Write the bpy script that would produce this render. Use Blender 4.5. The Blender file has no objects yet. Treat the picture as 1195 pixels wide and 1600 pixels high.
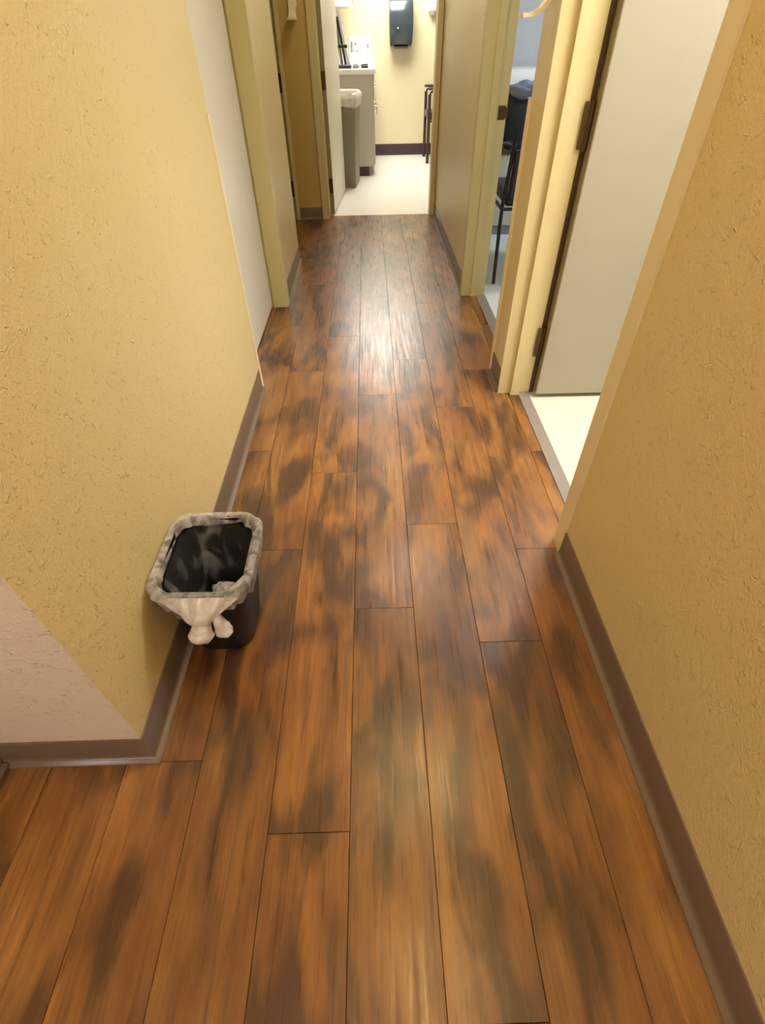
import bpy, bmesh, math, random
from mathutils import Vector, Matrix
from mathutils import noise as mnoise

S = 1.13                      # plan units -> metres (7 x 48 inch planks, 4 inch cove base)
scene = bpy.context.scene
C = scene.collection
rnd = random.Random(7)

# ------------------------------------------------------------------ camera
W_PX, H_PX, F_PX = 1195.0, 1600.0, 779.0
pitch, yaw, roll = math.radians(43.85), math.radians(0.61), math.radians(-1.1)
fwd = Vector((math.sin(yaw)*math.cos(pitch), math.cos(yaw)*math.cos(pitch), -math.sin(pitch)))
rt0 = Vector((math.cos(yaw), -math.sin(yaw), 0.0))
up0 = rt0.cross(fwd)
right = math.cos(roll)*rt0 + math.sin(roll)*up0
up = -math.sin(roll)*rt0 + math.cos(roll)*up0
cam_d = bpy.data.cameras.new('camera')
cam = bpy.data.objects.new('camera', cam_d)
C.objects.link(cam)
M = Matrix((right, up, -fwd)).transposed().to_4x4()
M.translation = Vector((0, 0, 1.1*S))
cam.matrix_world = M
cam_d.sensor_fit = 'VERTICAL'
cam_d.sensor_height = 24.0
cam_d.lens = F_PX/H_PX*24.0
cam_d.clip_start = 0.02
scene.camera = cam

# ------------------------------------------------------------------ world, exposure, lamps' strengths
w = bpy.data.worlds.new('world'); scene.world = w
w.use_nodes = True
w.node_tree.nodes['Background'].inputs[0].default_value = (0.9, 0.92, 1.0, 1)
w.node_tree.nodes['Background'].inputs[1].default_value = 0.05
vs = scene.view_settings
vs.view_transform = 'Standard'; vs.look = 'None'; vs.gamma = 1.0; vs.use_curve_mapping = False
vs.exposure = 0.0
WARM = (1.0, 0.735, 0.32)
LAMP_HALL = 62.0              # emission strengths of the diffusers
LAMP_BACK = 36.0
LAMP_END = 22.0
LAMP_NEAR_ROOM = 40.0
LAMP_FAR_ROOM = 34.0

# ------------------------------------------------------------------ node helpers
def new_mat(name, color=(0.5, 0.5, 0.5), rough=0.5, metal=0.0, spec=None, coat=0.0):
    m = bpy.data.materials.new(name); m.use_nodes = True
    b = m.node_tree.nodes['Principled BSDF']
    b.inputs['Base Color'].default_value = (*color, 1)
    b.inputs['Roughness'].default_value = rough
    b.inputs['Metallic'].default_value = metal
    if spec is not None: b.inputs['Specular IOR Level'].default_value = spec
    if coat: b.inputs['Coat Weight'].default_value = coat
    return m
def N(m, t, **kw):
    n = m.node_tree.nodes.new(t)
    for k, v in kw.items(): setattr(n, k, v)
    return n
def lk(m, a, b): m.node_tree.links.new(a, b)
def bsdf(m): return m.node_tree.nodes['Principled BSDF']
def noise_tex(m, vec, scale, detail=3, rough=0.5, dist=0.0):
    n = N(m, 'ShaderNodeTexNoise')
    n.inputs['Scale'].default_value = scale; n.inputs['Detail'].default_value = detail
    n.inputs['Roughness'].default_value = rough; n.inputs['Distortion'].default_value = dist
    lk(m, vec, n.inputs['Vector']); return n
def ramp(m, fac, stops, interp='LINEAR'):
    r = N(m, 'ShaderNodeValToRGB'); cr = r.color_ramp; cr.interpolation = interp
    while len(cr.elements) < len(stops): cr.elements.new(0.5)
    for e, (p, c) in zip(cr.elements, stops):
        e.position = p; e.color = (*c, 1) if len(c) == 3 else c
    lk(m, fac, r.inputs['Fac']); return r
def mixc(m, fac, a, b, mode='MIX'):
    n = N(m, 'ShaderNodeMix', data_type='RGBA', blend_type=mode)
    for sock, v in ((n.inputs[0], fac), (n.inputs[6], a), (n.inputs[7], b)):
        if isinstance(v, (int, float)): sock.default_value = v
        elif isinstance(v, tuple): sock.default_value = (*v, 1)
        else: lk(m, v, sock)
    return n.outputs[2]
def obj_coord(m): return N(m, 'ShaderNodeTexCoord').outputs['Object']
def mapping(m, vec, scale=(1, 1, 1), loc=(0, 0, 0)):
    n = N(m, 'ShaderNodeMapping'); n.inputs['Scale'].default_value = scale; n.inputs['Location'].default_value = loc
    lk(m, vec, n.inputs['Vector']); return n.outputs[0]
def bump(m, height, strength=0.3, dist=0.002):
    n = N(m, 'ShaderNodeBump'); n.inputs['Strength'].default_value = strength; n.inputs['Distance'].default_value = dist
    lk(m, height, n.inputs['Height']); lk(m, n.outputs[0], bsdf(m).inputs['Normal']); return n
def mathn(m, op, a, b=0.0):
    n = N(m, 'ShaderNodeMath', operation=op)
    for s, v in ((n.inputs[0], a), (n.inputs[1], b)):
        if isinstance(v, (int, float)): s.default_value = v
        else: lk(m, v, s)
    return n.outputs[0]

# ------------------------------------------------------------------ materials
def wall_paint(name, color, strength=0.85):
    m = new_mat(name, color, 0.33, spec=0.75)
    c = obj_coord(m)
    n1 = noise_tex(m, c, 150, 4, 0.62)
    r1 = ramp(m, n1.outputs[0], [(0.42, (0, 0, 0)), (0.62, (1, 1, 1))])
    n2 = noise_tex(m, c, 62, 3, 0.62, 0.5)
    r2 = ramp(m, n2.outputs[0], [(0.60, (0, 0, 0)), (0.70, (1, 1, 1))])
    h = mathn(m, 'ADD', mathn(m, 'MULTIPLY', r1.outputs[0], 0.26), mathn(m, 'MULTIPLY', r2.outputs[0], 0.8))
    bump(m, h, strength, 0.003)
    n3 = noise_tex(m, c, 2.2, 3, 0.5)
    dk = tuple(v*0.93 for v in color)
    lk(m, mixc(m, n3.outputs[0], dk, color), bsdf(m).inputs['Base Color'])
    return m
WALL = wall_paint('wall_cream_paint', (0.705, 0.572, 0.268))
WALL_BEIGE = wall_paint('wall_beige_paint', (0.72, 0.64, 0.545))
WALL_OCHRE = wall_paint('wall_ochre_paint', (0.52, 0.375, 0.105), 0.25)
WALL_COOL = wall_paint('wall_cool_paint', (0.66, 0.68, 0.72), 0.2)
WALL_PALE = wall_paint('wall_pale_yellow_paint', (0.80, 0.72, 0.46), 0.2)
CEIL = new_mat('ceiling_white', (0.75, 0.72, 0.66), 0.8)

def wood():
    m = new_mat('plank_wood', (0.3, 0.15, 0.06), 0.4)
    info = N(m, 'ShaderNodeObjectInfo')
    c = obj_coord(m)
    rv = N(m, 'ShaderNodeVectorMath', operation='SCALE'); rv.inputs[0].default_value = (13.7, 57.3, 31.1)
    lk(m, info.outputs['Random'], rv.inputs['Scale'])
    ad = N(m, 'ShaderNodeVectorMath', operation='ADD'); lk(m, c, ad.inputs[0]); lk(m, rv.outputs[0], ad.inputs[1])
    v = ad.outputs[0]
    grain = noise_tex(m, mapping(m, v, (95, 3.2, 1)), 1.0, 5, 0.65, 0.15)
    streak = noise_tex(m, mapping(m, v, (26, 1.6, 1)), 1.0, 4, 0.6, 0.5)
    blot = noise_tex(m, mapping(m, v, (9.0, 3.1, 1)), 1.0, 2.5, 0.5, 0.7)
    fleck = noise_tex(m, mapping(m, v, (70, 5.5, 1)), 1.0, 3, 0.55, 0.6)
    glow = noise_tex(m, mapping(m, v, (5.0, 2.2, 7)), 1.0, 2, 0.5, 0.4)
    patch = noise_tex(m, mapping(m, v, (14, 2.6, 1)), 1.0, 5, 0.6, 0.9)
    rings = N(m, 'ShaderNodeTexWave', wave_type='BANDS', bands_direction='X')
    rings.inputs['Scale'].default_value = 1.0; rings.inputs['Distortion'].default_value = 11.0
    rings.inputs['Detail'].default_value = 2.0; rings.inputs['Detail Scale'].default_value = 0.6
    lk(m, mapping(m, v, (13, 1.0, 1)), rings.inputs['Vector'])
    base = ramp(m, streak.outputs[0], [(0.28, (0.25, 0.095, 0.020)), (0.5, (0.41, 0.170, 0.034)), (0.72, (0.55, 0.265, 0.062))])
    col = mixc(m, 0.16, base.outputs[0], ramp(m, rings.outputs[0], [(0.0, (0.26, 0.112, 0.030)), (1.0, (0.48, 0.245, 0.070))]).outputs[0])
    # dark smoky stains printed on the planks
    gl = ramp(m, glow.outputs[0], [(0.48, (0, 0, 0)), (0.68, (1, 1, 1))])
    col = mixc(m, mathn(m, 'MULTIPLY', gl.outputs[0], 0.55), col, (0.62, 0.32, 0.075))
    bsum = mathn(m, 'ADD', blot.outputs[0], mathn(m, 'MULTIPLY', mathn(m, 'SUBTRACT', streak.outputs[0], 0.5), 0.55))
    bsum = mathn(m, 'ADD', bsum, mathn(m, 'MULTIPLY', mathn(m, 'SUBTRACT', grain.outputs[0], 0.5), 0.30))
    bl = ramp(m, bsum, [(0.43, (0, 0, 0)), (0.63, (1, 1, 1))])
    col = mixc(m, mathn(m, 'MULTIPLY', bl.outputs[0], 0.88), col, (0.080, 0.034, 0.014))
    fk = ramp(m, fleck.outputs[0], [(0.62, (0, 0, 0)), (0.70, (1, 1, 1))])
    col = mixc(m, mathn(m, 'MULTIPLY', fk.outputs[0], 0.55), col, (0.075, 0.032, 0.013))
    pt = ramp(m, patch.outputs[0], [(0.60, (0, 0, 0)), (0.70, (1, 1, 1))])
    col = mixc(m, mathn(m, 'MULTIPLY', pt.outputs[0], 0.70), col, (0.060, 0.026, 0.011))
    gr = ramp(m, grain.outputs[0], [(0.30, (0.34, 0.31, 0.28)), (0.50, (1, 1, 1)), (0.72, (1.3, 1.26, 1.15))])
    col = mixc(m, 0.75, col, gr.outputs[0], 'MULTIPLY')
    # plank to plank tone
    tone = ramp(m, info.outputs['Random'], [(0.0, (0.50, 0.46, 0.42)), (0.5, (0.58, 0.54, 0.50)), (1.0, (0.67, 0.62, 0.58))])
    col = mixc(m, 1.0, col, tone.outputs[0], 'MULTIPLY')
    lk(m, col, bsdf(m).inputs['Base Color'])
    ro = ramp(m, grain.outputs[0], [(0.3, (0.39, 0.39, 0.39)), (0.7, (0.225, 0.225, 0.225))])
    lk(m, ro.outputs[0], bsdf(m).inputs['Roughness'])
    bsdf(m).inputs['Specular IOR Level'].default_value = 0.8
    bump(m, grain.outputs[0], 0.22, 0.0012)
    return m
WOOD = wood()
SEAM = new_mat('plank_seam', (0.03, 0.014, 0.006), 0.8)

def mottled(name, color, rough, scale=30, amt=0.9, b=0.0):
    m = new_mat(name, color, rough)
    n = noise_tex(m, obj_coord(m), scale, 4, 0.6)
    lk(m, mixc(m, n.outputs[0], tuple(v*amt for v in color), tuple(min(1, v*(2-amt)) for v in color)), bsdf(m).inputs['Base Color'])
    if b: bump(m, n.outputs[0], b, 0.002)
    return m
VINYL = mottled('white_vinyl_floor', (0.80, 0.77, 0.70), 0.35, 60, 0.95)
VINYL_NEAR = mottled('cream_vinyl_floor', (0.60, 0.575, 0.47), 0.4, 60, 0.95)
VINYL_COOL = mottled('pale_vinyl_floor', (0.70, 0.72, 0.73), 0.35, 60, 0.95)
COVE = mottled('taupe_cove_base', (0.150, 0.105, 0.068), 0.33, 40, 0.92)
COVE_PLUM = mottled('plum_cove_base', (0.055, 0.024, 0.035), 0.45, 40, 0.92)
FRAME = mottled('cream_frame_paint', (0.60, 0.515, 0.27), 0.4, 18, 0.96, 0.02)
FRAME_OLIVE = mottled('olive_frame_paint', (0.56, 0.50, 0.24), 0.42, 18, 0.96, 0.02)
GUARD = mottled('cream_guard_plastic', (0.74, 0.64, 0.40), 0.32, 20, 0.97)
DOOR = mottled('off_white_door_laminate', (0.70, 0.66, 0.55), 0.35, 8, 0.97)
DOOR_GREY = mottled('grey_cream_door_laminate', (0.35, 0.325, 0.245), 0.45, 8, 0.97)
DOOR_EDGE = mottled('tan_door_edge', (0.25, 0.215, 0.115), 0.5, 30, 0.9)
HINGE = mottled('dark_bronze_metal', (0.085, 0.050, 0.022), 0.38, 60, 0.85)
bsdf(HINGE).inputs['Metallic'].default_value = 0.6
STRIP = mottled('grey_transition_strip', (0.22, 0.195, 0.16), 0.5, 50, 0.93)
BIN = mottled('black_bin_plastic', (0.007, 0.006, 0.006), 0.5, 80, 0.85, 0.03)
bsdf(BIN).inputs['Specular IOR Level'].default_value = 0.3
HOOK = mottled('cream_hook_plastic', (0.80, 0.72, 0.52), 0.3, 20, 0.97)
BLACK = mottled('black_metal', (0.012, 0.012, 0.014), 0.35, 60, 0.85)
VINYL_SEAT = mottled('black_seat_vinyl', (0.018, 0.017, 0.020), 0.5, 90, 0.85, 0.1)
MAROON = mottled('dark_brown_wood', (0.050, 0.024, 0.020), 0.4, 40, 0.85)
OLIVE_GREY = mottled('olive_grey_plastic', (0.20, 0.175, 0.105), 0.45, 30, 0.94)
LAMINATE = mottled('grey_laminate', (0.50, 0.46, 0.39), 0.4, 15, 0.97)
WHITE_TOP = mottled('white_laminate_top', (0.82, 0.81, 0.78), 0.3, 15, 0.98)
WHITE_PLASTIC = mottled('white_plastic', (0.82, 0.82, 0.80), 0.3, 15, 0.98)
PAPER = mottled('white_paper', (0.84, 0.85, 0.86), 0.7, 25, 0.97)
GREY_PRINT = mottled('grey_print', (0.28, 0.29, 0.32), 0.6, 140, 0.5)
NAVY = mottled('navy_fabric', (0.012, 0.018, 0.032), 0.75, 70, 0.7, 0.25)
BLUE_GREY = mottled('blue_grey_fabric', (0.17, 0.20, 0.30), 0.75, 70, 0.8, 0.25)
GREY_BASE = mottled('grey_table_base', (0.20, 0.20, 0.20), 0.5, 20, 0.95)
CHROME = new_mat('chrome', (0.7, 0.7, 0.72), 0.18, 1.0)
GLOSS_DARK = mottled('smoky_blue_plastic', (0.030, 0.046, 0.058), 0.26, 10, 0.9)
bsdf(GLOSS_DARK).inputs['Coat Weight'].default_value = 0.6

def film(name, opacity_lo, opacity_hi, scale, start=0.35):
    m = bpy.data.materials.new(name); m.use_nodes = True
    nt = m.node_tree; nt.nodes.clear()
    out = nt.nodes.new('ShaderNodeOutputMaterial')
    mix = nt.nodes.new('ShaderNodeMixShader'); tr = nt.nodes.new('ShaderNodeBsdfTransparent')
    pr = nt.nodes.new('ShaderNodeBsdfPrincipled'); tl = nt.nodes.new('ShaderNodeBsdfTranslucent')
    mix2 = nt.nodes.new('ShaderNodeMixShader'); mix2.inputs[0].default_value = 0.25
    pr.inputs['Base Color'].default_value = (0.78, 0.74, 0.66, 1); pr.inputs['Roughness'].default_value = 0.28
    tl.inputs['Color'].default_value = (0.8, 0.76, 0.68, 1)
    n = noise_tex(m, mapping(m, obj_coord(m), (1, 1, 0.45)), scale, 2.5, 0.5, 0.7)
    r = ramp(m, n.outputs[0], [(start, (opacity_lo,)*3), (0.70, (opacity_hi,)*3)])
    bm_ = nt.nodes.new('ShaderNodeBump'); bm_.inputs['Strength'].default_value = 0.6; bm_.inputs['Distance'].default_value = 0.006
    lk(m, n.outputs[0], bm_.inputs['Height']); lk(m, bm_.outputs[0], pr.inputs['Normal'])
    lk(m, pr.outputs[0], mix2.inputs[1]); lk(m, tl.outputs[0], mix2.inputs[2])
    lk(m, r.outputs[0], mix.inputs[0]); lk(m, tr.outputs[0], mix.inputs[1]); lk(m, mix2.outputs[0], mix.inputs[2])
    lk(m, mix.outputs[0], out.inputs[0])
    return m
FILM = film('cloudy_bag_film', 0.20, 0.62, 34)
FILM_IN = film('clear_bag_film', 0.03, 0.26, 22, 0.50)
FILM_WHITE = film('gathered_bag_film', 0.70, 0.97, 38)

def emit(name, color, strength):
    m = bpy.data.materials.new(name); m.use_nodes = True
    nt = m.node_tree; nt.nodes.clear()
    o = nt.nodes.new('ShaderNodeOutputMaterial'); e = nt.nodes.new('ShaderNodeEmission')
    e.inputs[0].default_value = (*color, 1); e.inputs[1].default_value = strength
    nt.links.new(e.outputs[0], o.inputs[0]); return m

# ------------------------------------------------------------------ mesh helpers (plan units in, metres out)
class MB:
    def __init__(self): self.bm = bmesh.new()
    def box(self, x0, x1, y0, y1, z0, z1, bev=0.0, seg=2):
        vs_ = [self.bm.verts.new(p) for p in ((x0,y0,z0),(x1,y0,z0),(x1,y1,z0),(x0,y1,z0),(x0,y0,z1),(x1,y0,z1),(x1,y1,z1),(x0,y1,z1))]
        fs = [self.bm.faces.new([vs_[i] for i in q]) for q in ((3,2,1,0),(4,5,6,7),(0,1,5,4),(1,2,6,5),(2,3,7,6),(3,0,4,7))]
        if bev:
            es = {e for f in fs for e in f.edges}
            bmesh.ops.bevel(self.bm, geom=list(es), offset=bev, segments=seg, profile=0.5, affect='EDGES')
        return self
    def loft(self, loops, cap0=True, cap1=True, closed=True):
        rows = [[self.bm.verts.new(p) for p in lp] for lp in loops]
        n = len(rows[0])
        for a, b in zip(rows, rows[1:]):
            for i in range(n if closed else n-1):
                j = (i+1) % n
                self.bm.faces.new((a[i], a[j], b[j], b[i]))
        if cap0 and closed: self.bm.faces.new(list(reversed(rows[0])))
        if cap1 and closed: self.bm.faces.new(rows[-1])
        return self
    def tube(self, pts, r, n=10, cap=True):
        pts = [Vector(p) for p in pts]
        rs = r if isinstance(r, (list, tuple)) else [r]*len(pts)
        loops = []
        t0 = (pts[1]-pts[0]).normalized()
        u = t0.orthogonal().normalized()
        for i, p in enumerate(pts):
            t = (pts[min(i+1, len(pts)-1)]-pts[max(i-1, 0)]).normalized()
            u = (u-t*u.dot(t)).normalized(); v_ = t.cross(u)
            loops.append([p+rs[i]*(math.cos(a)*u+math.sin(a)*v_) for a in [2*math.pi*k/n for k in range(n)]])
        return self.loft(loops, cap, cap)
    def prism(self, poly, axis, a0, a1):
        """poly in the plane of the two other axes; axis 'x','y','z'"""
        def P(u, v_, a): return {'x': (a, u, v_), 'y': (u, a, v_), 'z': (u, v_, a)}[axis]
        return self.loft([[P(u, v_, a0) for u, v_ in poly], [P(u, v_, a1) for u, v_ in poly]])
    def sweep(self, prof, path):
        """open path in plan; profile (offset to the right of travel, z), closed polygon"""
        P = [Vector(p) for p in path]; loops = []
        for i, p in enumerate(P):
            ns = []
            for a, b in ((i-1, i), (i, i+1)):
                if a >= 0 and b < len(P):
                    d = (P[b]-P[a]).normalized(); ns.append(Vector((d.y, -d.x)))
            if len(ns) == 2:
                h = (ns[0]+ns[1]).normalized(); k = h/max(0.3, h.dot(ns[0]))
            else: k = ns[0]
            loops.append([(p.x+k.x*o, p.y+k.y*o, z) for o, z in prof])
        return self.loft(loops)
    def build(self, name, mat, parent=None, org=(0, 0, 0), smooth=False, kind=None):
        bmesh.ops.recalc_face_normals(self.bm, faces=self.bm.faces)
        o3 = Vector(org)
        for v_ in self.bm.verts: v_.co = (v_.co-o3)*S
        me = bpy.data.meshes.new(name); self.bm.to_mesh(me); self.bm.free()
        me.materials.append(mat)
        if smooth:
            for p in me.polygons: p.use_smooth = True
        o = bpy.data.objects.new(name, me); C.objects.link(o)
        if parent is not None:
            o.parent = parent
            po = Vector(parent.get('_org', (0, 0, 0)))
            o.location = (o3-po)*S
        else: o.location = o3*S
        o['_org'] = tuple(o3)
        if kind: o['kind'] = kind
        return o
def autosmooth(o, ang=40):
    for p in o.data.polygons: p.use_smooth = True
    o.data.set_sharp_from_angle(angle=math.radians(ang))
    return o
def thing(name, label, cat, org, group=None, kind=None):
    o = bpy.data.objects.new(name, None); C.objects.link(o)
    o.location = Vector(org)*S; o['_org'] = tuple(org); o.empty_display_size = 0.05
    o['label'] = label
    if cat: o['category'] = cat
    if group: o['group'] = group
    if kind: o['kind'] = kind
    return o
def tag(o, label, cat=None, group=None):
    o['label'] = label
    if cat: o['category'] = cat
    if group: o['group'] = group
    return o
def struct(mb, name, mat, label, org=(0, 0, 0)):
    o = mb.build(name, mat, None, org, kind='structure'); o['label'] = label; o['category'] = name.split('_')[0]
    return o
def rrect(x0, x1, y0, y1, r, z, n=6):
    pts = []
    for cx, cy, a0 in ((x1-r, y1-r, 0), (x0+r, y1-r, 90), (x0+r, y0+r, 180), (x1-r, y0+r, 270)):
        for k in range(n+1):
            a = math.radians(a0+90*k/n); pts.append((cx+r*math.cos(a), cy+r*math.sin(a), z))
    return pts

# ------------------------------------------------------------------ plan of the place (plan units)
XL, XR = -0.490, 0.525        # hall wall faces
T = 0.11                      # wall thickness
CEILZ, DOORZ = 2.16, 1.82
YN = 0.418                    # face of the wall that turns left beside the camera
XS = -0.805                   # side wall of the near lobby
YB = -1.9                     # wall behind the camera
Y1a, Y1b = 1.000, 1.850       # near right doorway
Y2a, Y2b = 2.060, 2.930       # far right doorway
YLc = 1.955                   # end of the near left wall (outside corner)
YLd = 2.825                   # far jamb of the closed left door
YLe = 3.640                   # end of the far left wall
YE = 4.700                    # end wall
XE0, XE1 = -0.335, 0.488      # end doorway
YR = 7.580                    # back wall of the end room

# ---- floors
fl = MB(); fl.box(-0.95, 0.60, YB, YE+0.045, -0.06, -0.004)
floor = struct(fl, 'floor', SEAM, 'dark wood-look plank floor of the hallway')
PW, PL = 0.1570, 1.083
offs = {0: 0.777, 1: 0.003, 2: 0.667, 3: 0.973, 4: 0.36, -1: 0.266, -2: 0.995, -3: 0.404, -4: 0.83, -5: 0.15}
def plank(x0, x1, y0, y1):
    g, ch, d = 0.0005, 0.0006, 0.0040
    x0 += g; x1 -= g; y0 += g; y1 -= g
    cx, cy = (x0+x1)/2, (y0+y1)/2
    lp = lambda i, z: [(x0+i, y0+i, z), (x1-i, y0+i, z), (x1-i, y1-i, z), (x0+i, y1-i, z)]
    mb = MB(); mb.loft([lp(0, -d), lp(0, -ch), lp(ch, 0.0)])
    mb.build('plank', WOOD, floor, (cx, cy, 0))
for k in range(-5, 5):
    x0 = -0.0715+PW*k; x1 = x0+PW
    n0 = math.floor((-0.9-offs[k])/PL)
    for n in range(n0, 6):
        y0, y1 = offs[k]+n*PL, offs[k]+(n+1)*PL
        y0 = max(y0, -1.2)
        y1 = min(y1, YE+0.045)
        if y1-y0 < 0.02: continue
        a, b = max(x0, XS), min(x1, 0.60)
        if k >= -3:
            plank(max(a, -0.543), b, y0, y1)
        else:
            if y0 < YN: plank(a, b, y0, min(y1, YN+0.01))
            if k == -4:
                for (ra, rb, xa) in ((YLc, YLd, -0.575), (YLe, YE, -0.66)):
                    q0, q1 = max(y0, ra), min(y1, rb)
                    if q1-q0 > 0.02: plank(max(a, xa), b, q0, q1)
fe = MB(); fe.box(-1.2, 2.8, YE+0.045, YR, -0.06, -0.0015)
struct(fe, 'floor_end_room', VINYL, 'white vinyl floor of the room at the end of the hall')
f1 = MB(); f1.box(0.60, 2.8, -0.6, 1.95, -0.06, -0.0015)
struct(f1, 'floor_near_side_room', VINYL_NEAR, 'white vinyl floor behind the near doorway on the right')
f2 = MB(); f2.box(0.60, 2.8, 1.95, YE+0.045, -0.06, -0.0015)
struct(f2, 'floor_far_side_room', VINYL_COOL, 'pale floor of the dim room with the black chair')
ce = MB(); ce.box(-1.4, 2.9, YB-0.1, YR+0.1, CEILZ, CEILZ+0.06)
struct(ce, 'ceiling', CEIL, 'white ceiling above the hallway')

# ---- walls
wr = MB()
wr.box(XR, XR+T, YB, Y1a, 0, CEILZ); wr.box(XR, XR+T, Y1b+0.02, Y2a, 0, CEILZ); wr.box(XR, XR+T, Y2b+0.02, YE, 0, CEILZ)
wr.box(XR, XR+T, Y1a, Y1b+0.02, DOORZ, CEILZ); wr.box(XR, XR+T, Y2a, Y2b+0.02, DOORZ, CEILZ)
struct(wr, 'wall_right', WALL, 'textured yellow wall on the right of the hall with two doorways')
wl = MB()
wl.box(XL-T, XL, YN+0.002, YLc, 0, CEILZ); wl.box(XL-T, XL, YLd+0.02, YLe, 0, CEILZ); wl.box(XL-T, XL, YLc, YLd+0.02, DOORZ, CEILZ)
struct(wl, 'wall_left', WALL, 'textured cream wall on the left of the hall beside the wastebasket')
wn = MB(); wn.box(XS-T, XL, YN, YN+0.002, 0, CEILZ); wn.box(XS-T, XL-T, YN+0.002, YN+T, 0, CEILZ)
struct(wn, 'wall_left_return', WALL_BEIGE, 'pinkish cream wall face turning left at the near corner')
ws = MB(); ws.box(XS-T, XS, YB, YN, 0, CEILZ)
struct(ws, 'wall_side', WALL, 'side wall of the near lobby at the far left edge')
wb = MB(); wb.box(XS-T, XR+T, YB-T, YB, 0, CEILZ)
struct(wb, 'wall_back', WALL, 'wall behind the camera')
we = MB()
we.box(-0.575, XE0-0.055+0.02, YE-0.05, YE+T, 0, CEILZ); we.box(XE0-0.04, XE1+0.02, YE, YE+T, DOORZ, CEILZ)
we.box(XE1+0.01, XR, YE, YE+T, 0, CEILZ)
we.box(-1.2, -0.575, YE, YE+T, 0, CEILZ)
struct(we, 'wall_end', WALL_OCHRE, 'ochre end wall between the two door frames')
wd = MB(); wd.box(XR, 2.8, YE, YE+T, 0, CEILZ)
struct(wd, 'wall_far_side_room', WALL_COOL, 'pale blue grey wall of the dim side room')
wp = MB(); wp.box(XR+T, 2.8, 1.91, 1.99, 0, CEILZ); 
struct(wp, 'wall_partition', WALL_COOL, 'partition between the two side rooms')
wo = MB(); wo.box(2.8, 2.9, -0.7, YR+0.1, 0, CEILZ); wo.box(XR+T, 2.8, -0.7, -0.6, 0, CEILZ)
struct(wo, 'wall_outer', WALL_PALE, 'outer wall of the side rooms')
wer = MB(); wer.box(-1.3, 2.8, YR, YR+0.1, 0, CEILZ)
struct(wer, 'wall_end_room', WALL_PALE, 'pale yellow wall behind the towel dispenser')
wel = MB(); wel.box(-0.66, -0.56, YE+T, YR, 0, CEILZ)
struct(wel, 'wall_end_room_left', WALL_PALE, 'left wall of the end room behind the counter')
wlc = MB(); wlc.box(-1.3, -1.2, YN, YE+T, 0, CEILZ); wlc.box(-1.2, XL-T, 3.2, 3.3, 0, CEILZ)
struct(wlc, 'wall_left_room', WALL_OCHRE, 'wall inside the left side room')

# ---- cove base
def cove(name, path, mat, label, h=0.086, toe=0.019, lift=0.0):
    pr = [(0, h), (0.0035, h), (0.0045, h-0.002), (0.0045, 0.024), (0.0058, 0.013), (0.0095, 0.0065), (toe-0.001, 0.0042), (toe, 0.0022), (toe, lift), (0, lift)]
    m = MB(); m.sweep(pr, path)
    return autosmooth(struct(m, name, mat, label), 50)
def cove_dir(name, pts, mat, label, **k):    # room is to the right of travel
    return cove(name, pts, mat, label, **k)
# travelling +Y along the left wall, the room is on the right
cove_dir('baseboard_left', [(XS, YN), (XL, YN), (XL, YLc-0.022)], COVE, 'taupe cove base along the near left wall and round its corner')
cove_dir('baseboard_left_far', [(XL, YLd+0.06), (XL, YLe)], COVE, 'taupe cove base on the far left wall past the closed door')
cove_dir('baseboard_side', [(XS, YB), (XS, YN-0.012)], COVE, 'short cove base at the far left edge', lift=0.012)
# travelling -Y along the right wall, the room is on the right
cove_dir('baseboard_right', [(XR, Y1a-0.048), (XR, YB)], COVE, 'taupe cove base along the near right wall')
cove_dir('baseboard_right_stub', [(XR, Y2a-0.012), (XR, Y1b+0.012)], COVE, 'short taupe cove base on the wall stub between the two right doorways')
cove_dir('baseboard_right_far', [(XR, YE), (XR, Y2b+0.055)], COVE, 'taupe cove base on the far right wall')
cove_dir('baseboard_end', [(-0.577, YE-0.05), (XE0-0.055, YE-0.05)], COVE, 'brown cove base under the ochre end wall')
cove_dir('baseboard_end_room', [(-0.56, YR), (2.8, YR)], COVE_PLUM, 'dark plum cove base below the towel dispenser', h=0.112, toe=0.01)

# ---- corner guards (thin L of plastic)
def guard(name, x, y, sx, sy, h, label, wd_=0.045, ex=0.003):
    # x,y corner; sx,sy: direction of the wall body from the corner
    m = MB()
    p = [(x-sx*ex, y-sy*ex), (x+sx*wd_, y-sy*ex), (x+sx*wd_, y), (x, y), (x, y+sy*wd_), (x-sx*ex, y+sy*wd_)]
    # stand off the wall base so it laps the cove base
    m.prism(p, 'z', 0.0, h)
    return struct(m, name, GUARD, label)
guard('trim_1', XR, Y1a, 1, -1, 1.60, 'cream corner guard on the near right wall corner', 0.046, 0.006)
guard('trim_2', XL, YLc, -1, -1, 0.93, 'cream corner guard at the end of the near left wall', 0.022, 0.005)
guard('trim_3', XR, Y2a, 1, -1, 0.945, 'cream corner guard on the stub between the right doorways', 0.014, 0.008)

# ------------------------------------------------------------------ doors
def hinge(parent, x0, x1, y, z0, z1, kx=None, kr=0.007):
    m = MB(); m.box(x0, x1, y-0.003, y, z0, z1, 0.0008, 1)
    if kx is not None:
        m.tube([(kx, y-0.002, z0-0.004), (kx, y-0.002, z1+0.004)], kr, 10)
    return autosmooth(m.build('hinge', HINGE, parent, ((x0+x1)/2, y, z0)))

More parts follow.
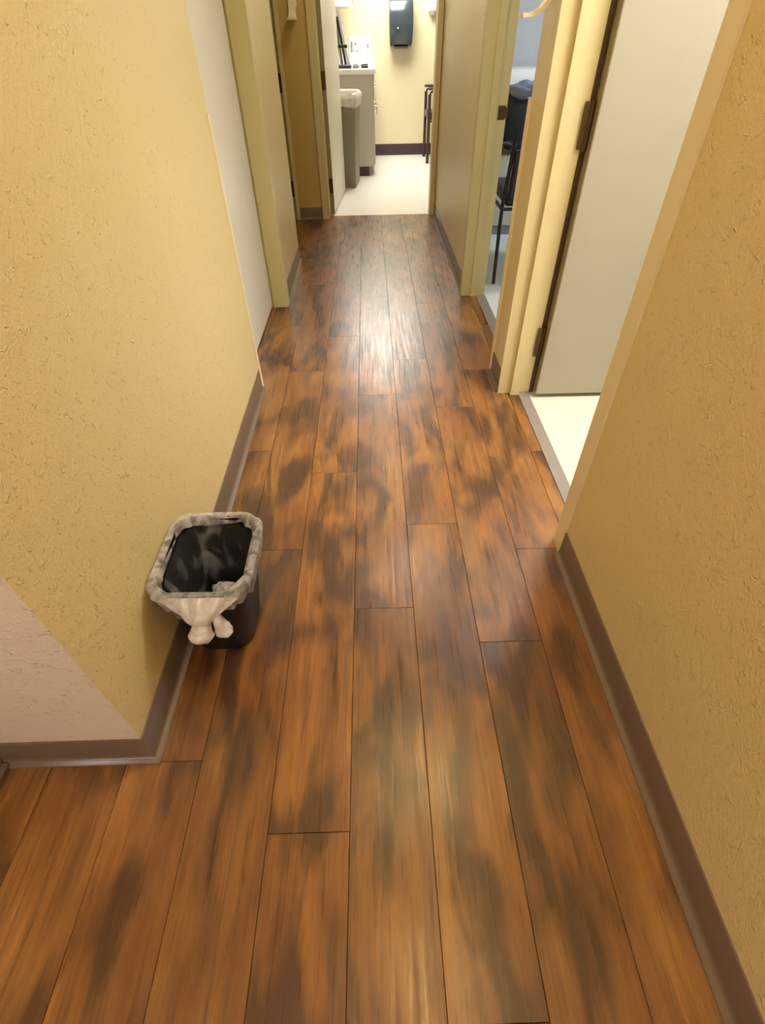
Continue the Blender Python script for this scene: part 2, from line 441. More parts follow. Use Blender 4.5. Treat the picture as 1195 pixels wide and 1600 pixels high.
# door_1: near right doorway, leaf swung into the side room
d1 = thing('door_1', 'open off-white door in the near right doorway with cream frame', 'door', (0.58, 1.43, 0), kind='structure')
m = MB()
YJ = Y1b
m.prism([(0.513, YJ-0.002), (0.562, YJ-0.002), (0.562, YJ-0.020), (0.597, YJ-0.020), (0.597, YJ), (0.643, YJ), (0.643, YJ+0.02), (XR, YJ+0.02), (XR, YJ+0.006), (0.513, YJ+0.006)], 'z', 0, DOORZ)
m.build('far_jamb', FRAME, d1, (0.58, YJ, 0))
m = MB(); m.box(XR+0.012, 0.643, Y1a, Y1a+0.02, 0, DOORZ, 0.001); m.build('near_jamb', FRAME, d1, (0.58, Y1a, 0))
m = MB(); m.box(XR-0.01, 0.643, Y1a, YJ+0.006, DOORZ-0.03, DOORZ, 0.001); m.build('head_jamb', FRAME, d1, (0.58, 1.4, DOORZ))
LX0, LY0, LY1 = 0.660, 1.806, 1.846
m = MB(); m.box(LX0+0.0015, LX0+0.80, LY0, LY1, 0.016, DOORZ-0.03, 0.0012, 1); leaf = m.build('leaf', DOOR_GREY, d1, (LX0, LY0, 0))
m = MB(); m.box(LX0, LX0+0.0015, LY0+0.0015, LY1, 0.016, DOORZ-0.03); m.build('leaf_edge', DOOR_EDGE, leaf, (LX0, LY0, 0))
for z0 in (0.165, 0.835, 1.50):
    hg = hinge(d1, 0.628, 0.662, YJ-0.006, z0, z0+0.115, 0.652)
m = MB(); m.box(0.643, 0.6585, YJ-0.002, YJ+0.006, 0.004, DOORZ-0.03); m.build('gap_shade_strip', HINGE, d1, (0.65, YJ, 0))  # dark strip added to paint in the shade between jamb and leaf
m = MB(); m.box(0.597, 0.640, Y1a, YJ, -0.002, 0.004, 0.0015, 2); m.build('threshold_strip', STRIP, d1, (0.62, 1.4, 0))

# door_2: far right doorway, only the frame is in view
d2 = thing('door_2', 'olive cream door frame of the far right doorway into the dim room', 'door', (0.58, 2.5, 0), kind='structure')
m = MB(); YJ2 = Y2b
m.prism([(0.508, YJ2), (0.560, YJ2), (0.560, YJ2-0.010), (0.592, YJ2-0.010), (0.592, YJ2), (0.640, YJ2), (0.640, YJ2+0.02), (XR, YJ2+0.02), (XR, YJ2+0.055), (0.508, YJ2+0.055)], 'z', 0, DOORZ)
m.build('far_jamb', FRAME_OLIVE, d2, (0.58, YJ2, 0))
m = MB(); m.box(XR+0.016, 0.64, Y2a, Y2a+0.02, 0, DOORZ); m.build('near_jamb', FRAME_OLIVE, d2, (0.58, Y2a, 0))
m = MB(); m.box(0.512, 0.64, Y2a, YJ2, DOORZ-0.03, DOORZ); m.build('head_jamb', FRAME_OLIVE, d2, (0.58, 2.5, DOORZ))
m = MB(); m.box(0.600, 0.634, YJ2-0.0035, YJ2, 0.800, 0.852, 0.001, 1); m.box(0.634, 0.646, YJ2-0.004, YJ2+0.006, 0.806, 0.846, 0.001, 1)
m.build('strike_plate', HINGE, d2, (0.61, YJ2, 0.8))
m = MB(); m.box(0.603, 0.645, Y2a, YJ2, -0.002, 0.004, 0.0015, 2); m.build('threshold_strip', STRIP, d2, (0.62, 2.5, 0))

# door_3: closed door on the left, set back in its frame
d3 = thing('door_3', 'closed off-white door recessed in the left wall with olive cream frame', 'door', (-0.55, 2.4, 0), kind='structure')
m = MB(); m.box(-0.602, -0.562, YLc+0.02, YLd-0.002, 0.010, DOORZ-0.02, 0.001, 1); m.build('leaf', DOOR, d3, (-0.56, 2.4, 0))
m = MB(); m.prism([(-0.600, YLd+0.02), (-0.600, YLd), (-0.552, YLd), (-0.552, YLd-0.010), (-0.545, YLd-0.010), (-0.545, YLd-0.002), (-0.473, YLd-0.002), (-0.473, YLd+0.055), (XL, YLd+0.055), (XL, YLd+0.02)], 'z', 0, DOORZ)
m.build('far_jamb', FRAME_OLIVE, d3, (-0.55, YLd, 0))
m = MB(); m.box(-0.60, XL-0.024, YLc, YLc+0.018, 0, DOORZ); m.build('near_jamb', FRAME_OLIVE, d3, (-0.55, YLc, 0))
m = MB(); m.box(-0.60, -0.475, YLc+0.018, YLd-0.01, DOORZ-0.02, DOORZ); m.build('head_jamb', FRAME_OLIVE, d3, (-0.55, 2.4, DOORZ))

# door_4: far left doorway beside the end wall
d4 = thing('door_4', 'far left doorway with yellow jamb and dark hinges beside the ochre wall', 'door', (-0.62, 4.2, 0), kind='structure')
m = MB(); m.box(-0.603, -0.576, YE-0.062, YE, 0, DOORZ, 0.001, 1); m.build('casing', FRAME, d4, (-0.59, YE-0.05, 0))
m = MB(); m.box(-0.70, -0.603, YE-0.030, YE, 0, DOORZ); m.build('far_jamb', FRAME_OLIVE, d4, (-0.65, YE-0.03, 0))
m = MB(); m.box(-1.15, -0.634, YE-0.075, YE-0.037, 0.012, DOORZ-0.02, 0.001, 1); m.build('leaf', DOOR_EDGE, d4, (-0.9, YE-0.05, 0))
for z0 in (0.160, 0.800, 1.5): hinge(d4, -0.634, -0.603, YE-0.031, z0, z0+0.105, -0.628, 0.006)
m = MB(); m.box(XL-T, XL, YLe, YLe+0.015, 0, DOORZ); m.build('near_jamb', FRAME_OLIVE, d4, (-0.55, YLe, 0))

# door_5: end doorway, leaf swung into the end room
d5 = thing('door_5', 'open white door and yellow frame at the end of the hall', 'door', (0.08, YE, 0), kind='structure')
m = MB(); m.box(XE0-0.056, XE0, YE-0.064, YE-0.03, 0, DOORZ, 0.001, 1); m.build('left_casing', FRAME, d5, (XE0-0.03, YE-0.05, 0))
m = MB(); m.box(XE0-0.03, XE0+0.003, YE-0.03, YE+T+0.01, 0, DOORZ); m.build('left_jamb', FRAME_OLIVE, d5, (XE0, YE, 0))
m = MB(); m.box(XE1-0.003, XE1+0.033, YE-0.02, YE+T, 0, DOORZ, 0.001, 1); m.build('right_casing', FRAME, d5, (XE1, YE, 0))
m = MB(); m.box(XE0, XE1, YE-0.02, YE+T, DOORZ-0.03, DOORZ); m.build('head_jamb', FRAME, d5, (0.08, YE, DOORZ))
LXE = -0.300
m = MB(); m.prism([(LXE, YE+0.075), (LXE+0.062, YE+0.98), (LXE+0.028, YE+0.983), (LXE-0.034, YE+0.075)], 'z', 0.012, DOORZ-0.03); leaf5 = m.build('leaf', DOOR, d5, (LXE, YE+0.08, 0))
m = MB(); m.box(LXE-0.034, LXE-0.001, YE+0.073, YE+0.075, 0.012, DOORZ-0.03); m.build('leaf_edge', DOOR_EDGE, leaf5, (LXE, YE+0.08, 0))
for z0 in (0.155, 0.805, 1.5): hinge(d5, XE0+0.002, LXE, YE+0.070, z0, z0+0.105, None)

# ------------------------------------------------------------------ wastebasket
bx0, bx1, by0, by1, bh = -0.472, -0.283, 0.622, 0.848, 0.282
kx0, kx1, ky0, ky1 = -0.462, -0.322, 0.664, 0.826
bin_ = thing('wastebasket', 'small black plastic wastebasket against the left wall', 'wastebasket', (-0.40, 0.74, 0))
m = MB()
def binloop(t, inset=0.0, z=None):
    f = lambda a, b: a+(b-a)*t
    return rrect(f(kx0, bx0)+inset, f(kx1, bx1)-inset, f(ky0, by0)+inset, f(ky1, by1)-inset, 0.046, bh*t if z is None else z, 7)
m.loft([binloop(0, 0.008, 0.0), binloop(0.0, 0.002, 0.003), binloop(0.03), binloop(0.5), binloop(0.965), binloop(1.0, 0.004), binloop(0.9, 0.004), binloop(0.5, 0.004), binloop(0.03, 0.004, 0.008)], True, True)
autosmooth(m.build('body', BIN, bin_, (-0.40, 0.74, 0)))
m = MB()
m.loft([binloop(1.0, 0.001, bh-0.014), binloop(1.0, -0.007, bh-0.012), binloop(1.0, -0.009, bh-0.004), binloop(1.0, -0.006, bh), binloop(1.0, 0.003, bh), binloop(1.0, 0.004, bh-0.014)], False, False)
autosmooth(m.build('rim', BIN, bin_, (-0.40, 0.74, bh)))

bag = thing('bin_liner', 'cloudy white plastic bag folded over the wastebasket rim with knotted end', 'bag', (-0.40, 0.74, bh))
def fbm(p, sc): return mnoise.noise(Vector(p)*sc)
def bagloop(t, out, z, amp, seed, zamp=0.0, n=22):
    lp = rrect(bx0+(0 if t == 1 else 0)-out, bx1+out, by0-out, by1+out, 0.052, z, n)
    cx, cy = (bx0+bx1)/2, (by0+by1)/2
    r = []
    for x, y, zz in lp:
        d = Vector((x-cx, y-cy)).normalized()
        k = amp*(fbm((x, y, seed), 40)+0.6*fbm((x, y, seed+3), 95))
        dz = zamp*(fbm((x, y, seed+9), 22)+0.5*fbm((x, y, seed+5), 60))
        nx = max(x+d.x*k, XL+0.004)
        r.append((nx, y+d.y*k, zz+dz))
    return r
m = MB()
m.loft([bagloop(1, -0.007, bh-0.012, 0.005, 1, 0.010), bagloop(1, -0.003, bh+0.006, 0.003, 1.1, 0.003), bagloop(1, 0.008, bh+0.009, 0.004, 1.2, 0.004),
        bagloop(1, 0.014, bh-0.001, 0.007, 1.3, 0.004), bagloop(1, 0.012, bh-0.018, 0.009, 1.4, 0.006), bagloop(1, 0.008, bh-0.034, 0.012, 1.5, 0.012), bagloop(1, 0.004, bh-0.056, 0.013, 1.6, 0.024)], False, False)
autosmooth(m.build('folded_skirt', FILM, bag, (-0.40, 0.74, bh)), 70)
m = MB()
m.loft([bagloop(1, -0.012, bh-0.012, 0.004, 2, 0.003), bagloop(1, -0.020, bh-0.06, 0.010, 2.2, 0.006), bagloop(1, -0.032, bh-0.13, 0.012, 2.5, 0.006), bagloop(1, -0.042, 0.08, 0.012, 2.9, 0.006), bagloop(1, -0.050, 0.025, 0.010, 3.2, 0.003)], False, False)
autosmooth(m.build('lining', FILM_IN, bag, (-0.40, 0.74, 0.1)), 70)
# gathered front: a fan of folds pulled from the front rim into a knot
m = MB(); rows = []
neck = Vector((-0.372, 0.594, 0.226))
for j in range(9):
    v_ = j/8
    row = []
    for i in range(25):
        u = i/24
        a = Vector((-0.452+0.162*u, by0-0.006-0.006*math.sin(math.pi*u), bh+0.006-0.012*abs(2*u-1)**3))
        ang = math.pi*(1.05-1.10*u)
        b = neck+Vector((0.020*math.cos(ang), -0.014*math.sin(ang), 0.0))
        p = a.lerp(b, v_**0.85)
        p.y -= 0.016*math.sin(math.pi*v_)*math.sin(math.pi*u)
        fold = 0.0035*math.sin(u*26+j*0.3)*math.sin(math.pi*min(1, v_+0.12))
        p.y -= fold; p.z += fold*0.6
        row.append(p)
    rows.append(row)
m.loft(rows, closed=False)
autosmooth(m.build('gathered_front', FILM_WHITE, bag, (-0.37, 0.6, 0.25)), 80)
def lobe(name, pts, rad, seed):
    P_ = [Vector(p) for p in pts]; q, rq = [], []
    for i in range(len(P_)-1):
        for k in range(4):
            f = k/4; f2 = f*f*(3-2*f)
            q.append(P_[i].lerp(P_[i+1], f)); rq.append(rad[i]+(rad[i+1]-rad[i])*f2)
    q.append(P_[-1]); rq.append(rad[-1])
    m = MB(); m.tube(q, rq, 26)
    for v_ in m.bm.verts:
        k = 0.0050*fbm(v_.co, 60)+0.0020*fbm(v_.co+Vector((seed, 0, 0)), 150)
        v_.co += Vector((k, k*0.7, k))
    autosmooth(m.build(name, FILM_WHITE, bag, pts[0]), 80)
lobe('knot', [(-0.372, 0.592, 0.236), (-0.372, 0.588, 0.226), (-0.373, 0.584, 0.216), (-0.374, 0.580, 0.206), (-0.376, 0.578, 0.196), (-0.376, 0.578, 0.190)], [0.016, 0.017, 0.021, 0.026, 0.022, 0.010], 1)
lobe('knot_tail', [(-0.345, 0.602, 0.238), (-0.338, 0.598, 0.224), (-0.333, 0.594, 0.208), (-0.331, 0.591, 0.194), (-0.330, 0.590, 0.186)], [0.010, 0.013, 0.014, 0.018, 0.012], 5)
# crumpled tissue bulge at the front inside corner of the bag
m = MB(); bmesh.ops.create_icosphere(m.bm, subdivisions=3, radius=1.0)
for v_ in m.bm.verts:
    d = v_.co.normalized()
    k = 1+0.28*fbm(d, 2.6)+0.14*fbm(d, 6)
    v_.co = Vector((-0.332+0.027*d.x*k, 0.660+0.022*d.y*k, 0.243+0.020*d.z*k))
autosmooth(m.build('crumple', FILM, bag, (-0.332, 0.66, 0.24)), 80)

# ------------------------------------------------------------------ wall hooks
def hook(name, label, pos, rot, width=0.046):
    o = thing(name, label, 'hook', pos, group='cream wall hooks')
    o.rotation_euler.z = rot
    # profile in (out, z): plate on the wall, then a sweep outwards to a flared tip; thing faces -Y locally
    prof = [(0.006, 0.20), (0.007, 0.12), (0.010, 0.07), (0.020, 0.034), (0.040, 0.012), (0.065, 0.003), (0.092, 0.002)]
    wds = [width, width*0.95, width*0.9, width*0.95, width*1.05, width*1.25, width*1.5]
    th = 0.0045
    m = MB(); loops = []
    for i, ((d, z), wv) in enumerate(zip(prof, wds)):
        a = prof[max(0, i-1)]; b = prof[min(len(prof)-1, i+1)]
        t = Vector((b[0]-a[0], b[1]-a[1])).normalized(); nx, nz = -t.y*th, t.x*th
        loops.append([(-wv/2, -(d-nx), z-nz), (wv/2, -(d-nx), z-nz), (wv/2, -(d+nx), z+nz), (-wv/2, -(d+nx), z+nz)])
    m.loft(loops)
    part = m.build('blade', HOOK, None, (0, 0, 0)); part.parent = o; part.location = (0, 0, 0); autosmooth(part, 50)
    m = MB(); m.box(-width*0.62, width*0.62, -0.007, 0, 0.06, 0.24, 0.002, 2)
    part = m.build('wall_plate', HOOK, None, (0, 0, 0)); part.parent = o; part.location = (0, 0, 0)
    return o
hook('wall_hook', 'cream curved plastic hook on the ochre end wall', (-0.478, YE-0.05, 1.172), 0.0, 0.048)
hook('wall_hook', 'cream curved plastic hook jutting from the stub between the right doorways', (XR, 1.955, 1.128), -math.pi/2, 0.046)
m = MB(); m.tube([(0.985, YE, 1.122), (0.985, YE-0.03, 1.120), (0.97, YE-0.045, 1.122), (0.945, YE-0.048, 1.126)], [0.008, 0.007, 0.006, 0.007], 10)
m.box(0.972, 0.998, YE-0.006, YE, 1.105, 1.14, 0.002, 2)
tag(autosmooth(m.build('coat_hook', WHITE_PLASTIC, None, (0.985, YE, 1.12))), 'small white coat hook on the blue grey wall of the dim room', 'hook')

# ------------------------------------------------------------------ chairs
def chair(name, label, org, rot, metal, seatm, arms=True, scale=1.0, tr=0.0105, back=(0.54, 0.82)):
    """faces local -Y; org = middle of the footprint"""
    o = thing(name, label, 'chair', org); o.rotation_euler.z = rot
    def part(mb, nm, mat, sm=True):
        p = mb.build(nm, mat, None, (0, 0, 0)); p.parent = o; p.location = (0, 0, 0)
        if sm: autosmooth(p)
        return p
    hw, hd, sh = 0.225*scale, 0.215*scale, 0.415
    for sx in (-1, 1):
        m = MB(); m.tube([(sx*hw, -hd, 0), (sx*hw, -hd, 0.30), (sx*hw, -hd, 0.615 if arms else sh)], tr, 10); part(m, 'leg', metal)
        m = MB(); m.tube([(sx*hw, hd+0.03, 0), (sx*hw, hd, 0.30), (sx*hw, hd, sh), (sx*hw*0.95, hd+0.02, 0.62), (sx*hw*0.92, hd+0.05, 0.80)], tr, 10); part(m, 'leg', metal)
        if arms:
            m = MB(); m.tube([(sx*hw, -hd, 0.60), (sx*hw, -hd+0.01, 0.63), (sx*hw, -hd+0.04, 0.642), (sx*hw, 0, 0.645), (sx*hw*0.95, hd+0.02, 0.645)], 0.010, 10)
            ar = part(m, 'arm', metal)
            m = MB(); m.box(sx*hw-0.023, sx*hw+0.023, -hd-0.02, hd-0.06, 0.650, 0.674, 0.010, 3)
            p = m.build('arm_pad', seatm, None, (0, 0, 0)); p.parent = ar; p.location = (0, 0, 0); autosmooth(p)
        m = MB(); m.tube([(sx*hw, -hd, sh-0.03), (sx*hw, hd, sh-0.03)], 0.009, 8); part(m, 'seat_rail', metal)
    m = MB(); m.box(-hw+0.015, hw-0.015, -hd-0.015, hd-0.01, sh-0.022, sh+0.045, 0.022, 4); part(m, 'seat', seatm)
    m = MB(); m.box(-hw+0.02, hw-0.02, hd-0.005, hd+0.035, back[0], back[1], 0.016, 4)
    for v_ in m.bm.verts: v_.co.y += (v_.co.z-0.54)*0.14+0.10*v_.co.x**2
    part(m, 'backrest', seatm)
    m = MB(); m.tube([(-hw*0.92, hd+0.05, 0.80), (hw*0.92, hd+0.05, 0.80)], tr, 8); part(m, 'top_rail', metal)
    m = MB(); m.tube([(-hw, hd, sh-0.03), (hw, hd, sh-0.03)], 0.009, 8); part(m, 'stretcher', metal)
    return o
chair('side_chair', 'black armchair with thin legs in the dim right-hand room', (0.953, 3.355, 0), math.pi, BLACK, VINYL_SEAT, back=(0.43, 0.655))
chair('waiting_chair', 'dark chair half hidden behind the right jamb of the end doorway', (0.885, 7.20, 0), -math.pi/2, MAROON, MAROON, tr=0.017)

# jacket over the back of the black chair
m = MB(); loops = []
for j, (z, hd, yo) in enumerate([(0.700, 0.052, 0.0), (0.74, 0.060, 0.0), (0.79, 0.062, 0.006), (0.835, 0.056, 0.012), (0.865, 0.040, 0.018), (0.880, 0.016, 0.02)]):
    lp = []
    for k in range(40):
        a = 2*math.pi*k/40
        ca, sa = math.cos(a), math.sin(a)
        x = 0.953+0.285*math.copysign(abs(ca)**0.45, ca)*(1-0.06*j/5); y = 3.105+yo+hd*math.copysign(abs(sa)**0.7, sa)
        n_ = 0.018*fbm((x*3, y*3, z), 6)
        lp.append((x+n_, y+n_, z+(0.02*fbm((x, y, 4), 14) if j in (0, 4, 5) else 0)))
    loops.append(lp)
m.loft(loops)
jk = autosmooth(m.build('jacket', NAVY, None, (0.953, 3.105, 0.70)), 80)
tag(jk, 'dark navy jacket draped over the back of the black chair', 'jacket')
m = MB(); bmesh.ops.create_icosphere(m.bm, subdivisions=4, radius=1.0)
for v_ in m.bm.verts:
    d = v_.co.normalized(); k = 1+0.25*fbm(d, 2.2)+0.12*fbm(d, 6)
    v_.co = Vector((0.765+0.085*d.x*k, 3.12+0.05*d.y*k, 0.892+0.035*d.z*k))
tag(autosmooth(m.build('scarf', BLUE_GREY, None, (0.84, 3.12, 0.88)), 80), 'bunched blue grey cloth on top of the navy jacket', 'cloth')

# exam table in the dim room
def turn(objs, cx, cy, deg):
    for o in objs:
        mt = Matrix.Translation(Vector((cx*S, cy*S, 0))) @ Matrix.Rotation(math.radians(deg), 4, 'Z') @ Matrix.Translation(Vector((-cx*S, -cy*S, 0)))
        p = mt @ o.location; o.location = p; o.rotation_euler.z += math.radians(deg)
et = thing('exam_table', 'grey exam table behind the black chair with navy pad', 'table', (1.25, 4.36, 0))
m = MB(); m.box(0.86, 1.70, 4.12, 4.62, 0.0, 0.52, 0.006, 2); m.build('base', GREY_BASE, et, (1.25, 4.36, 0))
for i in range(2):
    m = MB(); m.box(0.885+0.42*i, 1.275+0.42*i, 4.108, 4.12, 0.06, 0.49, 0.004, 2); dr = m.build('drawer_front', LAMINATE, et, (1.08+0.42*i, 4.11, 0.06))
    m = MB(); m.box(1.0+0.42*i, 1.16+0.42*i, 4.094, 4.108, 0.42, 0.434, 0.004, 2); m.build('handle', CHROME, dr, (1.08+0.42*i, 4.1, 0.42))
m = MB(); m.box(0.82, 1.74, 4.07, 4.66, 0.52, 0.60, 0.025, 4); autosmooth(m.build('pad', NAVY, et, (1.25, 4.36, 0.52)))
m = MB(); m.box(0.80, 1.30, 4.10, 4.60, 0.6015, 0.925, 0.05, 5)
for v_ in m.bm.verts:
    v_.co.z += 0.012*fbm(v_.co, 7) if v_.co.z > 0.75 else 0
pl = autosmooth(m.build('pillow', PAPER, None, (1.05, 4.35, 0.60)), 70)
tag(pl, 'white pillow on the exam table behind the navy jacket', 'pillow')

# ------------------------------------------------------------------ end room
# base cabinet and counter along the left wall
CF, CY0 = 0.052, 6.33
cab = thing('base_cabinet', 'grey laminate base cabinet under the white counter', 'cabinet', (-0.25, 6.9, 0))
m = MB(); m.box(-0.555, CF, CY0, YR-0.004, 0.085, 0.816, 0.002, 1); m.build('body', LAMINATE, cab, (-0.25, 6.9, 0))
m = MB(); m.box(-0.555, CF-0.055, CY0+0.012, YR-0.004, 0.0, 0.085); m.build('toe_kick', COVE_PLUM, cab, (-0.25, 6.9, 0))
for i in range(3):
    y0 = CY0+0.012+i*0.41
    m = MB(); m.box(CF, CF+0.014, y0, y0+0.40, 0.10, 0.60, 0.003, 2); d_ = m.build('door', LAMINATE, cab, (CF, y0, 0.1))
    m = MB(); m.tube([(CF+0.014, y0+0.04, 0.50), (CF+0.036, y0+0.04, 0.505), (CF+0.036, y0+0.04, 0.575), (CF+0.014, y0+0.04, 0.58)], 0.005, 8); autosmooth(m.build('handle', CHROME, d_, (CF, y0+0.04, 0.5)))
    m = MB(); m.box(CF, CF+0.014, y0, y0+0.40, 0.615, 0.80, 0.003, 2); d_ = m.build('drawer', LAMINATE, cab, (CF, y0, 0.6))
    m = MB(); m.tube([(CF+0.014, y0+0.03, 0.72), (CF+0.036, y0+0.035, 0.72), (CF+0.036, y0+0.13, 0.72), (CF+0.014, y0+0.135, 0.72)], 0.005, 8); autosmooth(m.build('handle', CHROME, d_, (CF, y0+0.1, 0.72)))
m = MB(); m.box(-0.556, CF+0.030, CY0-0.025, YR-0.002, 0.817, 0.858, 0.006, 3)
m.box(-0.556, CF+0.028, YR-0.020, YR-0.002, 0.858, 0.93, 0.003, 1)
tag(autosmooth(m.build('counter', WHITE_TOP, None, (-0.25, 6.9, 0.82))), 'white laminate counter top at the left of the end room', 'counter')
ZC = 0.859
# things on the counter
m = MB(); m.box(-0.36, -0.148, 6.37, 6.52, ZC, ZC+0.026, 0.008, 3)
tag(autosmooth(m.build('black_tray', BLACK, None, (-0.25, 6.44, ZC))), 'low black tray at the front of the counter beside the door', 'tray')
m = MB(); m.box(-0.135, -0.075, 6.40, 6.47, ZC, ZC+0.024, 0.006, 3); m.box(-0.125, -0.085, 6.41, 6.46, ZC+0.02, ZC+0.032, 0.006, 2)
tag(autosmooth(m.build('tape_dispenser', GREY_BASE, None, (-0.1, 6.44, ZC))), 'small grey desk item next to the black tray', 'desk item')
m = MB(); m.box(-0.055, 0.012, 6.40, 6.49, ZC, ZC+0.020, 0.006, 3); m.tube([(-0.05, 6.41, ZC+0.022), (0.005, 6.47, ZC+0.024)], 0.006, 8)
tag(autosmooth(m.build('stapler', BLACK, None, (-0.02, 6.44, ZC))), 'small dark stapler near the counter front corner', 'stapler')
m = MB(); m.box(-0.158, -0.066, 6.60, 6.85, ZC, ZC+0.080, 0.006, 2); m.box(-0.153, -0.071, 6.597, 6.60, ZC+0.01, ZC+0.07)
tag(m.build('white_carton', PAPER, None, (-0.14, 6.7, ZC)), 'low white carton standing behind the black tray', 'box')
m = MB(); m.box(-0.060, 0.040, 6.60, 6.85, ZC, ZC+0.078, 0.006, 2)
tag(m.build('white_carton', PAPER, None, (-0.01, 6.7, ZC)), 'low white carton nearest the counter edge', 'box')
def leaflet_holder(name, x0, x1, label, prints):
    o = thing(name, label, 'leaflet holder', ((x0+x1)/2, 7.0, ZC), group='leaflet holders on the counter')
    m = MB(); m.box(x0, x1, 6.92, 7.08, ZC, ZC+0.10, 0.003, 1); m.box(x0, x1, 7.05, 7.08, ZC+0.10, ZC+0.215, 0.003, 1); m.build('holder', WHITE_PLASTIC, o, ((x0+x1)/2, 7.0, ZC))
    m = MB(); m.box(x0+0.006, x1-0.006, 7.02, 7.048, ZC+0.09, ZC+0.205, 0.001, 1); lf = m.build('leaflets', PAPER, o, ((x0+x1)/2, 7.0, ZC+0.09))
    for (a, b, c, d) in prints:
        m = MB(); m.box(x0+a, x0+b, 7.0185, 7.0200, ZC+c, ZC+d); m.build('printed_picture', GREY_PRINT, lf, ((x0+x1)/2, 7.02, ZC+c))
leaflet_holder('leaflet_holder', -0.185, -0.068, 'white leaflet holder with grey pictures on the counter', [(0.022, 0.045, 0.10, 0.18), (0.048, 0.060, 0.10, 0.125), (0.062, 0.085, 0.15, 0.175), (0.07, 0.105, 0.10, 0.115)])
leaflet_holder('leaflet_holder', -0.058, 0.040, 'white leaflet holder close to the counter edge', [(0.06, 0.085, 0.13, 0.165), (0.045, 0.07, 0.095, 0.102)])
# upright file rack leaning at the back
fr = thing('file_rack', 'dark upright file rack with slanted panels on the counter', 'rack', (-0.25, 6.75, ZC))
for i, (xo, sl, h_) in enumerate(((-0.185, 0.085, 0.40), (-0.215, 0.07, 0.36), (-0.255, 0.06, 0.42), (-0.300, 0.05, 0.38))):
    m = MB(); m.prism([(xo, ZC), (xo+0.016, ZC), (xo+0.016-sl, ZC+h_), (xo-sl, ZC+h_)], 'y', 6.63+0.03*i, 6.90)
    m.build('panel', [GREY_PRINT, BLACK, GREY_BASE, BLACK][i], fr, (xo, 6.7, ZC))
m = MB(); m.box(-0.33, -0.165, 6.62, 6.91, ZC, ZC+0.012, 0.002, 1); m.box(-0.33, -0.185, 6.628, 6.642, ZC+0.14, ZC+0.165, 0.002, 1); m.build('rack_base', BLACK, fr, (-0.25, 6.75, ZC))
# wall cabinet
wc = thing('wall_cabinet', 'white cabinet on the wall above the counter, only its lower corner visible', 'cabinet', (-0.34, 7.0, 1.27))
m = MB(); m.box(-0.555, -0.150, 6.75, 7.40, 1.285, 1.95, 0.004, 2); m.build('body', WHITE_PLASTIC, wc, (-0.34, 7.0, 1.27))
for i in range(2):
    m = MB(); m.box(-0.150, -0.135, 6.755+0.323*i, 7.07+0.323*i, 1.29, 1.945, 0.004, 2); dd = m.build('door', WHITE_PLASTIC, wc, (-0.14, 6.9+0.32*i, 1.27))
    m = MB(); m.box(-0.135, -0.118, 6.9+0.2*i, 6.912+0.2*i, 1.32, 1.42, 0.003, 2); m.build('handle', CHROME, dd, (-0.12, 6.9+0.2*i, 1.3))

# tall bin with white bag
tc = thing('trash_can', 'tall slim olive grey trash can behind the open door', 'trash can', (-0.24, 5.93, 0))
m = MB()
def tl(x0, x1, y0, y1, z, r=0.016): return rrect(x0, x1, y0, y1, r, z, 4)
m.loft([tl(-0.335, -0.140, 5.78, 6.10, 0.0), tl(-0.338, -0.136, 5.775, 6.105, 0.02), tl(-0.350, -0.112, 5.755, 6.125, 0.66), tl(-0.344, -0.118, 5.76, 6.12, 0.66), tl(-0.332, -0.145, 5.785, 6.095, 0.02)], True, True)
autosmooth(m.build('body', OLIVE_GREY, tc, (-0.24, 5.93, 0)))
m = MB(); m.loft([tl(-0.352, -0.110, 5.752, 6.128, 0.655), tl(-0.358, -0.104, 5.746, 6.134, 0.66), tl(-0.358, -0.104, 5.746, 6.134, 0.685), tl(-0.345, -0.118, 5.76, 6.12, 0.685)], False, False)
autosmooth(m.build('rim', OLIVE_GREY, tc, (-0.24, 5.93, 0.66)))
m = MB(); lps = []
for (o_, z, am) in ((0.006, 0.648, 0.006), (0.012, 0.675, 0.006), (0.012, 0.70, 0.008), (0.000, 0.722, 0.006), (-0.02, 0.71, 0.004), (-0.03, 0.64, 0.006)):
    lp = []
    for x, y, zz in rrect(-0.358-o_, -0.104+o_, 5.746-o_, 6.134+o_, 0.03, z, 10):
        k = am*fbm((x, y, z), 30); lp.append((x+k, y+k, zz+am*1.6*fbm((x, y, z+3), 24)+(-0.03 if (o_ == 0.006 and x > -0.13) else 0)))
    lps.append(lp)
m.loft(lps, False, False)
tb = tag(autosmooth(m.build('trash_bag', FILM_WHITE, None, (-0.24, 5.93, 0.66)), 80), 'white bag folded over the tall olive grey trash can', 'bag')

turn([tc, tb], -0.15, 5.78, -6)
# towel dispenser on the back wall
td = thing('towel_dispenser', 'dark smoky blue paper towel dispenser on the end wall', 'dispenser', (0.378, YR, 1.0))
prof = [(0.0, 0.985), (0.09, 0.985), (0.135, 0.995), (0.165, 1.02), (0.185, 1.08), (0.195, 1.16), (0.190, 1.24), (0.172, 1.31), (0.135, 1.365), (0.08, 1.395), (0.0, 1.40)]
m = MB(); m.loft([[(x, YR-d*f, z) for d, z in prof] for x, f in ((0.252, 0.90), (0.258, 0.97), (0.272, 1.0), (0.484, 1.0), (0.498, 0.97), (0.504, 0.90))])
for v_ in m.bm.verts: v_.co.x = 0.378+(v_.co.x-0.378)*(1.03-0.12*abs((v_.co.z-1.19)/0.205)**3)
autosmooth(m.build('cover', GLOSS_DARK, td, (0.378, YR, 1.0)), 35)
m = MB(); m.box(0.266, 0.490, YR-0.08, YR-0.001, 0.988, 1.402, 0.006, 2); m.build('back_plate', BLACK, td, (0.378, YR, 1.0))
